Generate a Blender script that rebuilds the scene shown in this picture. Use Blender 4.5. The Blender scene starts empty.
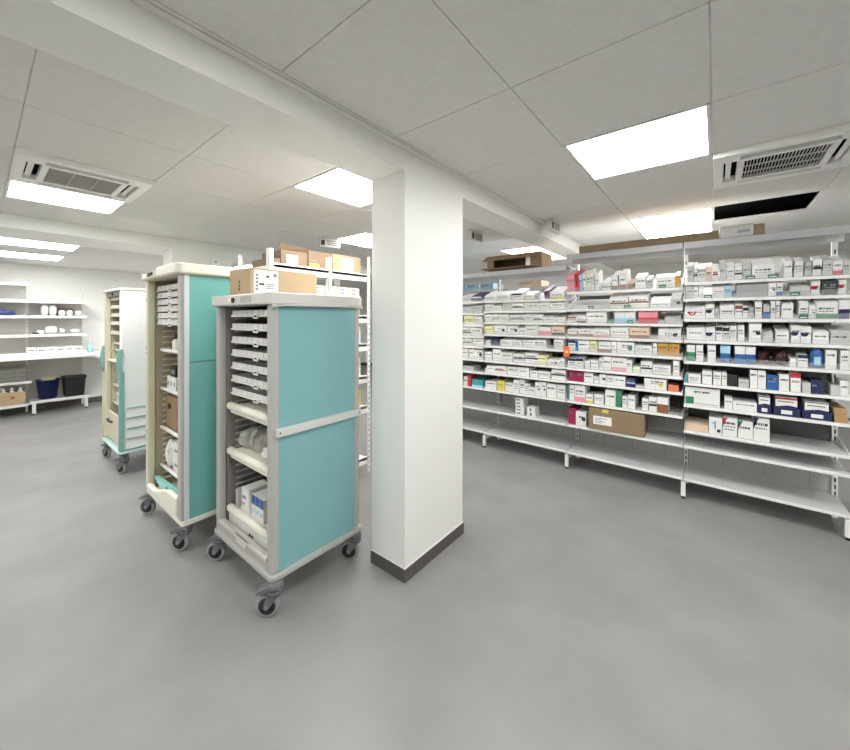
import bpy, bmesh, math, random
from mathutils import Matrix, Vector
R = random.Random(7)
C = bpy.context.scene.collection
# ---------------------------------------------------------------- survey of the room (camera station -> points)
F, YAW, V0, EYE = 360.9, .6772, 317.5, 1.45
c_, s_ = math.cos(YAW), math.sin(YAW)
def ray(u, v):
    a = (u-425)/F
    return (-s_+a*c_, c_+a*s_, (V0-v)/F)
def ony(u, v, y):
    d = ray(u, v); t = y/d[1]; return (d[0]*t, y, EYE+d[2]*t)
def onx(u, v, x):
    d = ray(u, v); t = x/d[0]; return (x, d[1]*t, EYE+d[2]*t)

# ---------------------------------------------------------------- materials
def lin(h):
    h = h.lstrip('#'); o = []
    for i in (0, 2, 4):
        v = int(h[i:i+2], 16)/255
        o.append(v/12.92 if v <= .04045 else ((v+.055)/1.055)**2.4)
    return (*o, 1)
MATS = {}
def mat(hexc, rough=.5, metal=0., spec=.5, bump=0., bscale=60., mottle=0., mscale=4., coat=0.):
    key = (hexc, rough, metal, spec, bump, bscale, mottle, mscale, coat)
    if key in MATS: return MATS[key]
    m = bpy.data.materials.new('surface_'+hexc.strip('#')); m.use_nodes = True
    nt = m.node_tree; b = nt.nodes['Principled BSDF']
    b.inputs['Base Color'].default_value = lin(hexc)
    b.inputs['Roughness'].default_value = rough
    b.inputs['Metallic'].default_value = metal
    b.inputs['Specular IOR Level'].default_value = spec
    if coat: b.inputs['Coat Weight'].default_value = coat
    if mottle or bump:
        tc = nt.nodes.new('ShaderNodeTexCoord')
    if mottle:
        n = nt.nodes.new('ShaderNodeTexNoise'); n.inputs['Scale'].default_value = mscale; n.inputs['Detail'].default_value = 6
        nt.links.new(tc.outputs['Object'], n.inputs['Vector'])
        r = nt.nodes.new('ShaderNodeValToRGB')
        cl = lin(hexc)
        r.color_ramp.elements[0].position = .3; r.color_ramp.elements[1].position = .7
        r.color_ramp.elements[0].color = (*[x*(1-mottle) for x in cl[:3]], 1)
        r.color_ramp.elements[1].color = (*[min(1, x*(1+mottle)) for x in cl[:3]], 1)
        nt.links.new(n.outputs['Fac'], r.inputs['Fac']); nt.links.new(r.outputs['Color'], b.inputs['Base Color'])
    if bump:
        n2 = nt.nodes.new('ShaderNodeTexNoise'); n2.inputs['Scale'].default_value = bscale; n2.inputs['Detail'].default_value = 3
        nt.links.new(tc.outputs['Object'], n2.inputs['Vector'])
        bp = nt.nodes.new('ShaderNodeBump'); bp.inputs['Strength'].default_value = bump; bp.inputs['Distance'].default_value = .004
        nt.links.new(n2.outputs['Fac'], bp.inputs['Height']); nt.links.new(bp.outputs['Normal'], b.inputs['Normal'])
    MATS[key] = m; return m
def clear(name, tint, opac, rough=.08):
    m = bpy.data.materials.new(name); m.use_nodes = True; nt = m.node_tree
    b = nt.nodes['Principled BSDF']; b.inputs['Base Color'].default_value = lin(tint); b.inputs['Roughness'].default_value = rough
    b.inputs['Alpha'].default_value = opac
    return m
def glow(name, strength):
    m = bpy.data.materials.new(name); m.use_nodes = True; nt = m.node_tree
    b = nt.nodes['Principled BSDF']; b.inputs['Base Color'].default_value = (.9, .9, .9, 1)
    b.inputs['Emission Color'].default_value = (1, .995, .985, 1); b.inputs['Emission Strength'].default_value = strength
    return m
WALL = mat('#e6e6e2', .6, bump=.08, bscale=120)
PILLAR = mat('#ecece8', .45, bump=.05, bscale=90)
TILE = mat('#dfdedb', .85, spec=.2, bump=.35, bscale=220, mottle=.03, mscale=30)
TRIM = mat('#e9e8e4', .5)
SKIRT = mat('#57544f', .5)
FLOORM = mat('#8c8b89', .5, spec=.35, mottle=.12, mscale=2.2, bump=.05, bscale=150)
DARK = mat('#0b0b0b', .9, spec=.1)
BLACK = mat('#161616', .55)
SHW = mat('#f0f0ee', .4)           # shelf white enamel
SHG = mat('#cbcbca', .4)           # shelf top / back panel
BACK = mat('#70706f', .6)
CLEARM = clear('clear_acrylic', '#e8ecea', .13)
POLY = clear('clear_film', '#eef0f0', .35, .15)
GREYP = mat('#b1b0ac', .45)        # trolley grey profile
GREYL = mat('#d3d2ce', .4)         # trolley lid
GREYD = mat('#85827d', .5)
TEAL = mat('#80b2b6', .2, spec=.6, mottle=.02, mscale=3)
TEAL2 = mat('#7cbcb4', .3, mottle=.02, mscale=3)
TEALL = mat('#8cc9c6', .35)
CREAM = mat('#d2ccb3', .45)
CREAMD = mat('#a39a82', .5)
CREAML = mat('#efecdd', .4)
WHITEP = mat('#efefec', .35)
RUB = mat('#6a6b6e', .55)
RUBD = mat('#26272a', .6)
CHROME = mat('#8d8f92', .35, metal=.7)
KRAFT = mat('#86715a', .75, mottle=.06, mscale=8)
KRAFTL = mat('#bda483', .7, mottle=.04, mscale=8)
KRAFTD = mat('#7d6a52', .75, mottle=.06, mscale=8)
PAPER = mat('#f1f1ee', .6)
INK = mat('#33343a', .6)
INKL = mat('#8d8f94', .6)
TRAYM = mat('#d9d9d6', .35)
GLOW = glow('lit_diffuser', 21.0)

# ---------------------------------------------------------------- mesh builder
class MB:
    def __init__(self): self.v = []; self.f = []; self.m = []; self.mats = []; self.sm = []
    def mi(self, m):
        if m not in self.mats: self.mats.append(m)
        return self.mats.index(m)
    def face(self, pts, m, smooth=False):
        b = len(self.v); self.v += [tuple(p) for p in pts]
        self.f.append(list(range(b, b+len(pts)))); self.m.append(self.mi(m)); self.sm.append(smooth)
    def raw(self, vs, fs, m, smooth=False):
        b = len(self.v); self.v += [tuple(p) for p in vs]
        for f in fs:
            self.f.append([b+i for i in f]); self.m.append(self.mi(m)); self.sm.append(smooth)
    def box(self, x0, x1, y0, y1, z0, z1, m, M=None):
        vs = [Vector(p) for p in ((x0,y0,z0),(x1,y0,z0),(x1,y1,z0),(x0,y1,z0),(x0,y0,z1),(x1,y0,z1),(x1,y1,z1),(x0,y1,z1))]
        if M: vs = [M @ p for p in vs]
        self.raw(vs, [(0,3,2,1),(4,5,6,7),(0,1,5,4),(1,2,6,5),(2,3,7,6),(3,0,4,7)], m)
    def cbox(self, x0, x1, y0, y1, z0, z1, m, r=.008, M=None):
        bm = bmesh.new(); bmesh.ops.create_cube(bm, size=1)
        for v in bm.verts: v.co = Vector(((x0+x1)/2+v.co.x*(x1-x0), (y0+y1)/2+v.co.y*(y1-y0), (z0+z1)/2+v.co.z*(z1-z0)))
        r = min(r, .45*min(x1-x0, y1-y0, z1-z0))
        bmesh.ops.bevel(bm, geom=list(bm.edges), offset=r, segments=2, profile=.5, affect='EDGES')
        bm.verts.index_update()
        self.raw([(M @ v.co if M else v.co.copy()) for v in bm.verts], [[v.index for v in f.verts] for f in bm.faces], m, False)
        bm.free()
    def prism(self, prof, axis, a0, a1, m, smooth=False):
        # prof: 2-D polygon; axis 'x': (y,z); 'y': (x,z); 'z': (x,y)
        P = {'x': lambda p, a: (a, p[0], p[1]), 'y': lambda p, a: (p[0], a, p[1]), 'z': lambda p, a: (p[0], p[1], a)}[axis]
        n = len(prof); vs = [P(p, a0) for p in prof]+[P(p, a1) for p in prof]
        fs = [(i, (i+1) % n, n+(i+1) % n, n+i) for i in range(n)]
        self.raw(vs, fs, m, smooth); b = len(self.v)-2*n
        self.f += [[b+i for i in range(n)][::-1], [b+n+i for i in range(n)]]; self.m += [self.mi(m)]*2; self.sm += [False]*2
    def cyl(self, p0, p1, r0, r1, m, seg=16):
        p0, p1 = Vector(p0), Vector(p1); d = (p1-p0).normalized()
        a = d.orthogonal().normalized(); b = d.cross(a)
        vs = []
        for p, r in ((p0, r0), (p1, r1)):
            vs += [p+a*math.cos(t)*r+b*math.sin(t)*r for t in (2*math.pi*i/seg for i in range(seg))]
        self.raw(vs, [(i, (i+1) % seg, seg+(i+1) % seg, seg+i) for i in range(seg)], m, True)
        bb = len(self.v)-2*seg
        self.f += [[bb+i for i in range(seg)][::-1], [bb+seg+i for i in range(seg)]]; self.m += [self.mi(m)]*2; self.sm += [False]*2
    def tube(self, pts, r, m, seg=8):
        for a, b in zip(pts, pts[1:]): self.cyl(a, b, r, r, m, seg)
    def lathe(self, prof, cx, cy, m, seg=20, M=None):
        n = len(prof); vs = []
        for r, z in prof:
            for i in range(seg):
                t = 2*math.pi*i/seg; p = Vector((cx+r*math.cos(t), cy+r*math.sin(t), z)); vs.append(M @ p if M else p)
        fs = [(j*seg+i, j*seg+(i+1) % seg, (j+1)*seg+(i+1) % seg, (j+1)*seg+i) for j in range(n-1) for i in range(seg)]
        self.raw(vs, fs, m, True)
        b = len(self.v)-n*seg
        self.f += [[b+i for i in range(seg)][::-1], [b+(n-1)*seg+i for i in range(seg)]]; self.m += [self.mi(m)]*2; self.sm += [False]*2
    def blob(self, cx, cy, z0, rx, ry, h, m, seed=0, crumple=.15, sub=3):
        bm = bmesh.new(); bmesh.ops.create_icosphere(bm, subdivisions=sub, radius=1); rr = random.Random(seed)
        ph = [rr.uniform(0, 6) for _ in range(6)]
        for v in bm.verts:
            x, y, z = v.co
            k = 1+crumple*(math.sin(5*x+ph[0])*math.sin(6*y+ph[1])+.6*math.sin(9*z+ph[2])*math.cos(8*x+ph[3]))
            p = v.co*k
            sx = math.copysign(abs(p.x)**.7, p.x); sy = math.copysign(abs(p.y)**.7, p.y); sz = math.copysign(abs(p.z)**.75, p.z)
            v.co = Vector((cx+sx*rx, cy+sy*ry, z0+max(0, (sz+1)/2)*h))
        bm.verts.index_update()
        self.raw([v.co.copy() for v in bm.verts], [[v.index for v in f.verts] for f in bm.faces], m, crumple < .1); bm.free()
    def build(self, name, parent=None, loc=None, bevel=0):
        me = bpy.data.meshes.new(name); me.from_pydata(self.v, [], self.f)
        for m in self.mats: me.materials.append(m)
        me.polygons.foreach_set('material_index', self.m); me.polygons.foreach_set('use_smooth', self.sm); me.update()
        o = bpy.data.objects.new(name, me); C.objects.link(o)
        if parent: o.parent = parent
        if loc: o.location = loc
        if bevel:
            b = o.modifiers.new('edge', 'BEVEL'); b.width = bevel; b.segments = 2; b.limit_method = 'ANGLE'
        return o
def tag(o, label=None, cat=None, group=None, kind=None):
    if label: o['label'] = label
    if cat: o['category'] = cat
    if group: o['group'] = group
    if kind: o['kind'] = kind
    return o
def thing(name, label, cat, loc=(0, 0, 0), group=None, rz=0):
    o = bpy.data.objects.new(name, None); C.objects.link(o); o.location = loc; o.rotation_euler = (0, 0, rz); o.empty_display_size = .1
    return tag(o, label, cat, group)
def struct(name, mb, label=None): return tag(mb.build(name), label, None, None, 'structure')

# ---------------------------------------------------------------- the room
T = .628; ZC = 2.372; XB0, XB1 = -1.585, -1.324; ZB = 2.2557
GX, GY = -.641, 1.345           # tile joints of the ceiling over the gondola side
LX, LY = -2.95, 1.385           # tile joints of the ceiling over the trolley side
XW, XE, YS, YN = -8.3, 3.1, -2.6, 7.4
m = MB(); m.box(XW-.1, XE+.1, YS-.1, YN+.1, -.06, 0, FLOORM); struct('floor', m, 'grey mottled vinyl floor')
for nm, bx in (('wall_west', (XW-.1, XW, YS-.1, YN+.1)), ('wall_east', (XE, XE+.1, YS-.1, YN+.1)),
               ('wall_south', (XW, XE, YS-.1, YS)), ('wall_north', (XW, XE, YN, YN+.1))):
    m = MB(); m.box(*bx, 0, 2.75, WALL); struct(nm, m)
for nm, bx in (('baseboard_west', (XW, XW+.012, YS, YN)), ('baseboard_north', (XW, XE, YN-.012, YN))):
    m = MB(); m.box(*bx, 0, .09, SKIRT); struct(nm, m)
def tiles(m, x0, x1, y0, y1, gx, gy, skip, z=ZC):
    i0, i1 = math.floor((x0-gx)/T), math.ceil((x1-gx)/T); j0, j1 = math.floor((y0-gy)/T), math.ceil((y1-gy)/T)
    g = .0022
    for i in range(i0, i1):
        for j in range(j0, j1):
            if (i, j) in skip: continue
            a0, a1 = max(x0, gx+i*T)+g, min(x1, gx+(i+1)*T)-g; b0, b1 = max(y0, gy+j*T)+g, min(y1, gy+(j+1)*T)-g
            if a1-a0 < .01 or b1-b0 < .01: continue
            m.box(a0, a1, b0, b1, z, z+.018, TILE)
    for i in range(i0+1, i1): m.box(gx+i*T-.007, gx+i*T+.007, y0, y1, z+.006, z+.02, TRIM)      # bars of the grid above the joints
    for j in range(j0+1, j1): m.box(x0, x1, gy+j*T-.007, gy+j*T+.007, z+.006, z+.02, TRIM)
    m.box(x0, x1, y0, y1, z+.3, z+.32, DARK)     # slab above the plenum
LIGHT_R = [(0, 1), (0, 4), (0, 5), (3, 1), (0, -2), (3, -2)]  # two stand for overexposed ceiling; out-of-view ones added to brighten the camera side
LIGHT_L = [(-2, -2), (1, 0), (-1, 2), (1, 5), (1, 6), (-2, 5), (1, -4), (-2, -5)]  # includes an added panel widening bright ceiling and an unseen one brightening the trolleys
m = MB(); tiles(m, XB1+.036, XE, YS, YN, GX, GY, set(LIGHT_R) | {(1, 2), (1, 4)}); struct('ceiling_east', m)
m = MB(); tiles(m, -4.9, XB0, YS, YN, LX, LY, set(LIGHT_L) | {(-1, -2)}); struct('ceiling_west', m)
ZF = 2.277
FX, FY = -6.25, .137
LIGHT_F = [(0, 0), (-2, 0), (0, 4), (-2, 4), (0, -4)]
m = MB(); tiles(m, XW, -5.55, YS, YN, FX, FY, set(LIGHT_F), ZF); struct('ceiling_far', m)
m = MB(); m.box(XB0, XB1, YS, YN, ZB, ZC+.3, PILLAR); struct('beam', m)
m = MB(); m.box(-5.55, -4.9, YS, YN, 2.25, ZC+.3, PILLAR); struct('beam', m)
# stepped shadow-gap edge where the tiles meet the beam
m = MB(); m.box(XB1+.002, XB1+.034, YS, YN, ZC-.004, ZC+.02, TRIM); m.box(XB1, XB1+.006, YS, YN, ZC+.0, ZC+.002, TRIM); struct('trim_1', m)
m = MB(); m.box(XB0, XB1, 1.47, 2.05, 0, ZB, PILLAR); o = struct('pillar', m, 'white painted square pillar carrying the beam')
m = MB(); m.box(XB0-.006, XB1+.006, 1.464, 2.056, 0, .072, SKIRT); m.box(XB0-.004, XB1+.004, 1.466, 2.054, .072, .078, TRIM); struct('baseboard_pillar', m)
m = MB(); m.box(-5.2, -4.9, 1.42, 2.097, 0, 2.25, PILLAR); struct('pillar', m, 'far white pillar behind the trolleys')

def light_panel(x, y, z, label, group='recessed square ceiling lights'):
    t = thing('ceiling_light', label, 'ceiling light', (x+T/2, y+T/2, z), group); h = T/2-.004
    m = MB()
    for a in ((-h, h, -h, -h+.014), (-h, h, h-.014, h), (-h, -h+.014, -h+.014, h-.014), (h-.014, h, -h+.014, h-.014)): m.box(*a, -.003, .05, TRIM)
    m.build('frame', t)
    m = MB(); k = h-.014; m.box(-k, k, -k, k, .004, .02, GLOW); m.build('diffuser', t)
LR = {(0, 1): 'bright square ceiling light to the side of the ceiling cassette with the dark grille', (0, 4): 'light panel standing for the overexposed ceiling beside its dark hole', (0, 5): 'light panel added to widen the overexposed ceiling behind the dark hole'}
for i, j in LIGHT_R: light_panel(GX+i*T, GY+j*T, ZC, LR.get((i, j), 'unseen ceiling light added on the camera side to brighten the room'))
LL = {(-2, -2): 'square ceiling light directly behind the pale grey cassette', (1, 0): 'square ceiling light touching the beam beside the pillar',
      (-1, 2): 'square ceiling light above the cardboard boxes on the white rack', (1, 5): 'square ceiling light behind the open box on the gondola top', (1, 6): 'light panel added to widen the bright ceiling behind the open box'}
for i, j in LIGHT_L: light_panel(LX+i*T, LY+j*T, ZC, LL.get((i, j), 'unseen recessed ceiling light in the tiles over the trolley side'))
LF = {(0, 0): 'nearer of the two ceiling lights over the far wall shelving', (-2, 0): 'ceiling light closest to the far wall'}
for i, j in LIGHT_F: light_panel(FX+i*T, FY+j*T, ZF, LF.get((i, j), 'ceiling light beyond the second beam'))

def cassette(x, y, label, grille, slot):
    t = thing('ceiling_air_conditioner', label, 'air conditioner', (x+T/2, y+T/2, ZC), 'four way ceiling cassettes'); h = T/2-.003
    m = MB()   # fascia with four outlet slots round a central intake
    z0, z1 = -.03, .01; a, b = .262, .205
    m.box(-h, h, -h, -a, z0, z1, WHITEP); m.box(-h, h, a, h, z0, z1, WHITEP); m.box(-h, -a, -a, a, z0, z1, WHITEP); m.box(a, h, -a, a, z0, z1, WHITEP)
    for sx in (-1, 1):
        for sy in (-1, 1): m.box(*sorted((sx*.19, sx*a)), *sorted((sy*.19, sy*a)), z0, z1, WHITEP)
    k = b-.005
    for q in ((-k, k, -k, -.17), (-k, k, .17, k), (-k, -.17, -.17, .17), (.17, k, -.17, .17)): m.box(*q, z0-.002, z1, WHITEP)
    m.build('fascia', t, bevel=.003)
    m = MB(); m.box(-h+.02, h-.02, -h+.02, h-.02, .012, .16, DARK); m.build('housing', t)
    for r in range(4):
        M = Matrix.Rotation(r*math.pi/2, 4, 'Z')
        m = MB(); m.box(-.185, .185, -.252, -.226, -.012, -.008, slot, M); m.build('louvre', t)
    m = MB()
    n = 24
    for i in range(n+1):
        p = -.17+.34*i/n; m.box(p-.0017, p+.0017, -.17, .17, -.028, -.022, grille)
    for p in (-.17, -.057, .057, .17): m.box(-.17, .17, p-.003, p+.003, -.029, -.022, grille)
    m.build('intake_grille', t)
    m = MB(); m.box(-.17, .17, -.17, .17, -.012, -.008, DARK if grille is not GREYP else GREYD); m.build('filter', t)
cassette(GX+T, GY+2*T, 'white ceiling cassette with dark square intake grille, above the gondola side', GREYL, WHITEP)
cassette(LX-T, LY-2*T, 'pale ceiling cassette with grey intake grille, over the trolley side', GREYP, WHITEP)

def exit_unit(x, y, label, rz=0, z=ZC):
    t = thing('emergency_light', label, 'emergency light', (x, y, z), 'small ceiling emergency lights', rz)
    m = MB(); m.cbox(-.02, .02, -.12, .12, -.11, 0, GREYL, .006); m.build('housing', t)
    m = MB(); m.box(.02, .022, -.112, .112, -.1, -.02, mat('#d8d8d4', .4))
    m.box(.0222, .0232, -.105, -.06, -.09, -.03, INK)
    for k in range(3): m.box(.0222, .0232, -.04, .1, -.085+k*.022, -.075+k*.022, INK)
    m.build('sign_face', t)
    m = MB(); m.box(-.021, -.02, -.11, .11, -.1, -.02, INKL); m.build('back_plate', t)
exit_unit(-2.0, 3.35, 'small grey emergency light on the ceiling just past the pillar')
exit_unit(-1.2, 3.45, 'small grey emergency light at the ceiling edge of the beam, above the gondola')
exit_unit(-3.5, 2.58, 'small grey emergency light above the boxes on the white rack', -.35)
m = MB(); m.cbox(-4.9, -4.87, 1.82, 1.94, 2.09, 2.2, WHITEP, .006); m.box(-4.87, -4.868, 1.872, 1.888, 2.137, 2.153, INK)
tag(m.build('wall_sensor'), 'small white square sensor on the far pillar', 'sensor')

# ---------------------------------------------------------------- pharmacy gondola
YF = 3.54; YBK = 3.92; TH = .03
SH = {0: [(.18,0),(.43,0),(.60,0),(.657,0),(.835,0),(.975,6),(1.12,10),(1.235,18),(1.362,18),(1.495,18),(1.63,18)],
      1: [(.175,0),(.43,0),(.656,0),(.84,0),(.974,6),(1.137,10),(1.265,18),(1.395,18),(1.518,18),(1.628,18)],
      2: [(.17,0),(.43,0),(.657,0),(.845,0),(.97,6),(1.13,10),(1.265,18),(1.395,18),(1.525,18),(1.69,18)],
      3: [(.167,0),(.43,0),(.552,0),(.757,0),(.932,0),(1.103,6),(1.267,12),(1.436,18),(1.596,18),(1.726,18)]}
SH[0] = [s for s in SH[0] if s[0] != .60]
BX = {0: (-2.93, -2.01), 1: (-2.01, -1.112), 2: (-1.112, -.2), 3: (-.2, .69)}
TOPZ = {0: 1.955, 1: 1.955, 2: 2.05, 3: 2.05}
BAYNAME = {0: 'first bay by the pillar', 1: 'second bay', 2: 'third bay', 3: 'end bay'}
BAYLAB = {0: 'white metal gondola bay mostly hidden by the pillar, shelves of medicine cartons',
          1: 'white gondola bay under the open brown box, packed with small cartons',
          2: 'white gondola bay with a big cardboard box on its low shelf',
          3: 'white gondola end bay with two long empty shelves at the bottom'}
GREEN = mat('#1f6b4a', .5)
for b in range(4):
    x0, x1 = BX[b]; t = thing('shelving_unit', BAYLAB[b], 'shelving', (0, 0, 0), 'gondola bays along the aisle')
    for k, (z, tilt) in enumerate(SH[b]):
        d = YBK-YF-.034 if k < 2 else .34
        M = Matrix.Translation((0, YF, z)) @ Matrix.Rotation(math.radians(tilt), 4, 'X')
        m = MB(); e = .004
        m.box(x0+e, x1-e, .004, d, -.012, 0, SHG, M); m.box(x0+e, x1-e, 0, .004, -.02, .001, SHW, M)
        m.box(x0+e, x1-e, .004, .018, -.02, -.017, SHW, M)
        sh = m.build('shelf', t)
        if k >= 2:
            for xe in (x0+e, x1-e-.004):
                prof = [(.03, -.026), (d, -.06), (d, .05), (.03, .012)]
                vs = [M @ Vector((xe+dx, p[0], p[1])) for dx in (0, .0035) for p in prof]
                m = MB(); m.raw(vs, [(0,1,2,3),(7,6,5,4),(0,4,5,1),(1,5,6,2),(2,6,7,3),(3,7,4,0)], SHW); m.build('bracket', sh)
        if tilt >= 6:
            m = MB(); m.box(x0+e, x1-e, .006, .0085, .004, .04, CLEARM, M); m.build('front_stop', sh)
    m = MB(); z = TOPZ[b]
    m.box(x0+.004, x1-.004, YF+.02, YBK-.034, z-.014, z, SHG); m.box(x0+.004, x1-.004, YF+.016, YF+.022, z-.048, z+.001, mat('#aaaaad', .35)); m.box(x0+.004, x1-.004, YF+.16, YF+.165, z-.08, z-.014, SHG)
    m.build('top_shelf', t)
    m = MB(); zt = SH[b][-1][0]-.02
    m.box(x0+.004, x1-.004, YBK, YBK+.008, .146, zt, BACK)
    for xx in (x0+.3, x0+.6): m.box(xx-.002, xx+.002, YBK-.002, YBK, .2, zt, GREYD)
    m.build('back_panel', t)
    m = MB(); m.box(x0+.02, x1-.018, YBK-.006, YBK-.003, .146, .54, mat('#b9b9b8', .35))  # added paler sheet: painted-in brightness of the better-lit foot of the back panel
    for xx in (x0+.25, x0+.5, x0+.75): m.box(xx-.0015, xx+.0015, YBK-.007, YBK-.006, .2, .54, GREYD)
    m.build('back_panel_lit_tone', t)
    for xx in ((x0,) if b < 3 else (x0, x1-.03)):
        m = MB(); m.box(xx-.014 if xx == x0 else xx, xx+.016 if xx == x0 else xx+.03, YBK-.03, YBK-.001, .0, TOPZ[b]-.016, SHW)
        xm = xx+.001 if xx == x0 else xx+.015
        for i in range(int((TOPZ[b]-.2)/.05)): m.box(xm-.004, xm+.004, YBK-.0312, YBK-.03, .16+i*.05, .19+i*.05, BLACK)
        m.build('upright', t)
        m = MB(); xl = xx-.015 if xx == x0 else xx
        m.box(xl, xl+.03, YF+.005, YF+.035, .02, .137, SHW); m.box(xl+.003, xl+.027, YF+.008, YF+.032, 0, .02, BLACK)
        m.build('leg', t)
        m = MB(); m.box(xl+.004, xl+.026, YF+.035, YBK-.032, .09, .136, SHW); m.build('foot_rail', t)
# green price tags and orange flag clipped to the shelf rails: parts of their bay
BAYS = [o for o in C.objects if o.name.startswith('shelving_unit')]
def rail_tag(b, k, u0, u1, mm=GREEN, hgt=.024):
    z, tilt = SH[b][k]; xa, xb = ony(u0, 300, YF)[0], ony(u1, 300, YF)[0]
    M = Matrix.Translation((0, YF, z)) @ Matrix.Rotation(math.radians(tilt), 4, 'X')
    m = MB(); m.box(xa, xb, .002, .0055, .006, .006+hgt, mm, M); m.box(xa+.006, xb-.006, .0012, .002, .012, .006+hgt*.5, PAPER, M)
    m.build('price_tag', BAYS[b])
for b, k, u0, u1 in ((3,9,746,755),(3,9,768,778),(3,8,704,712),(3,8,790,800),(2,8,588,594),(2,8,624,631),(2,9,659,666),(2,7,607,613),(2,7,627,633),(3,7,799,808)):
    rail_tag(b, k, u0, u1)
m = MB(); xa, xb = ony(563.5, 350, YF-.01)[0], ony(569.5, 350, YF-.01)[0]
m.box(xa, xb, YF-.01, YF-.006, 1.075, 1.175, mat('#e8703a', .5)); m.box(xa+.012, xb-.012, YF-.0108, YF-.01, 1.11, 1.135, mat('#f2c2a0', .5))
tag(m.build('shelf_flag'), 'orange flag label hanging between the second and third gondola bays', 'label')

# ---- stock on the gondola ------------------------------------------------------
COL = dict(w='#e8e8e5', g='#a3a4a3', lg='#c4c4c1', b='#2a5f9c', lb='#a9cfe4', n='#242a55', r='#c5343c', p='#e79aa6', m='#31131a', mg='#93204a',
           y='#e3d45e', py='#ece8b8', o='#e08060', go='#c9983a', t='#3f9aa0', gr='#2f8057', dg='#35423f', k='#2b2b2d', be='#e2cbb3', br='#8a5d3d', pg='#dfe8c8', kr='#b8946a', pu='#6a3570')
NAMES = dict(w='white', g='grey', lg='pale-grey', b='blue', lb='light-blue', n='navy', r='red', p='pink', m='maroon', mg='magenta', y='yellow', py='cream',
             o='orange', go='golden', t='teal', gr='green', dg='dark-green', k='black', be='beige', br='brown', pg='pale-green', kr='kraft-brown', pu='purple')
def print_front(m, w, h, acc, style, y=-.0007):
    """the printed front of a carton: colour field, brand dash, lines of small type"""
    A = mat(COL[acc], .5) if acc else INKL; L = R.random
    def q(a0, a1, c0, c1, mm): m.box(a0*w-w/2, a1*w-w/2, y, 0.0002, c0*h, c1*h, mm)
    if style == 'band': q(.0, 1, .0, .3, A)
    elif style == 'top': q(0, 1, .72, 1, A)
    elif style == 'left': q(0, .22, 0, 1, A)
    elif style == 'half': q(0, 1, 0, .55, A)
    elif style == 'corner':
        m.face([(-w/2, y, h), (-w/2, y, h*.5), (-w/2+w*.34, y, h)], A)
        m.face([(-w/2, y, h*.5), (-w/2, y, h*.78), (-w/2+w*.2, y, h*.78)], A)
    elif style == 'dot': m.cyl((w*.25, 0, h*.5), (w*.25, y, h*.5), min(w, h)*.2, min(w, h)*.2, A, 12)
    elif style == 'swirl':
        for i in range(7):
            an = math.pi*(1+i/6); rr = min(w, h)*.26; m.box(-w*.15+math.cos(an)*rr-.006, -w*.15+math.cos(an)*rr+.006, y, 0, h*.6+math.sin(an)*rr-.007, h*.6+math.sin(an)*rr+.007, A)
        m.box(-w*.15-.008, -w*.15+.008, y, 0, h*.53, h*.67, A)
    elif style == 'stripe': q(0, 1, .4, .55, A)
    # small type
    if style not in ('half',):
        x = .3 if style in ('left', 'dot') else .12
        n = R.choice((1, 2, 2, 3)); z = R.uniform(.55, .72) if style not in ('top',) else .5
        for i in range(n):
            p = x
            while p < .82:
                e = min(.88, p+.06+.14*L()); q(p, e, z-.03, z+(.08 if i == 0 else .04), INK if i == 0 and L() < .5 else INKL); p = e+.035
            z -= .16
            if z < .34 and style == 'band': break
            if L() < .3: break
ORD = ['first', 'second', 'third', 'fourth', 'fifth', 'sixth', 'seventh', 'eighth', 'ninth', 'tenth', 'eleventh', 'twelfth', 'thirteenth', 'fourteenth', 'fifteenth', 'sixteenth', 'seventeenth', 'eighteenth', 'nineteenth', 'twentieth']
STYW = dict(band='band', top='top', left='edge', half='base', corner='corner', dot='dot', swirl='swirl', stripe='stripe', plain='', type='print')
BAYS_SHORT = {0: 'first bay', 1: 'second bay', 2: 'third bay', 3: 'end bay'}
def ordshelf(b, k):
    n = len(SH[b])
    return ORD[k] if k <= n//2 else ('top' if k == n-1 else ORD[n-1-k]+' from top')
def shelfname(b, k):
    n = len(SH[b])
    if k == n-1: return 'top shelf'
    if k == n-2: return 'shelf below top'
    return ORD[k]+' shelf up'
PX0 = {}
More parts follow.
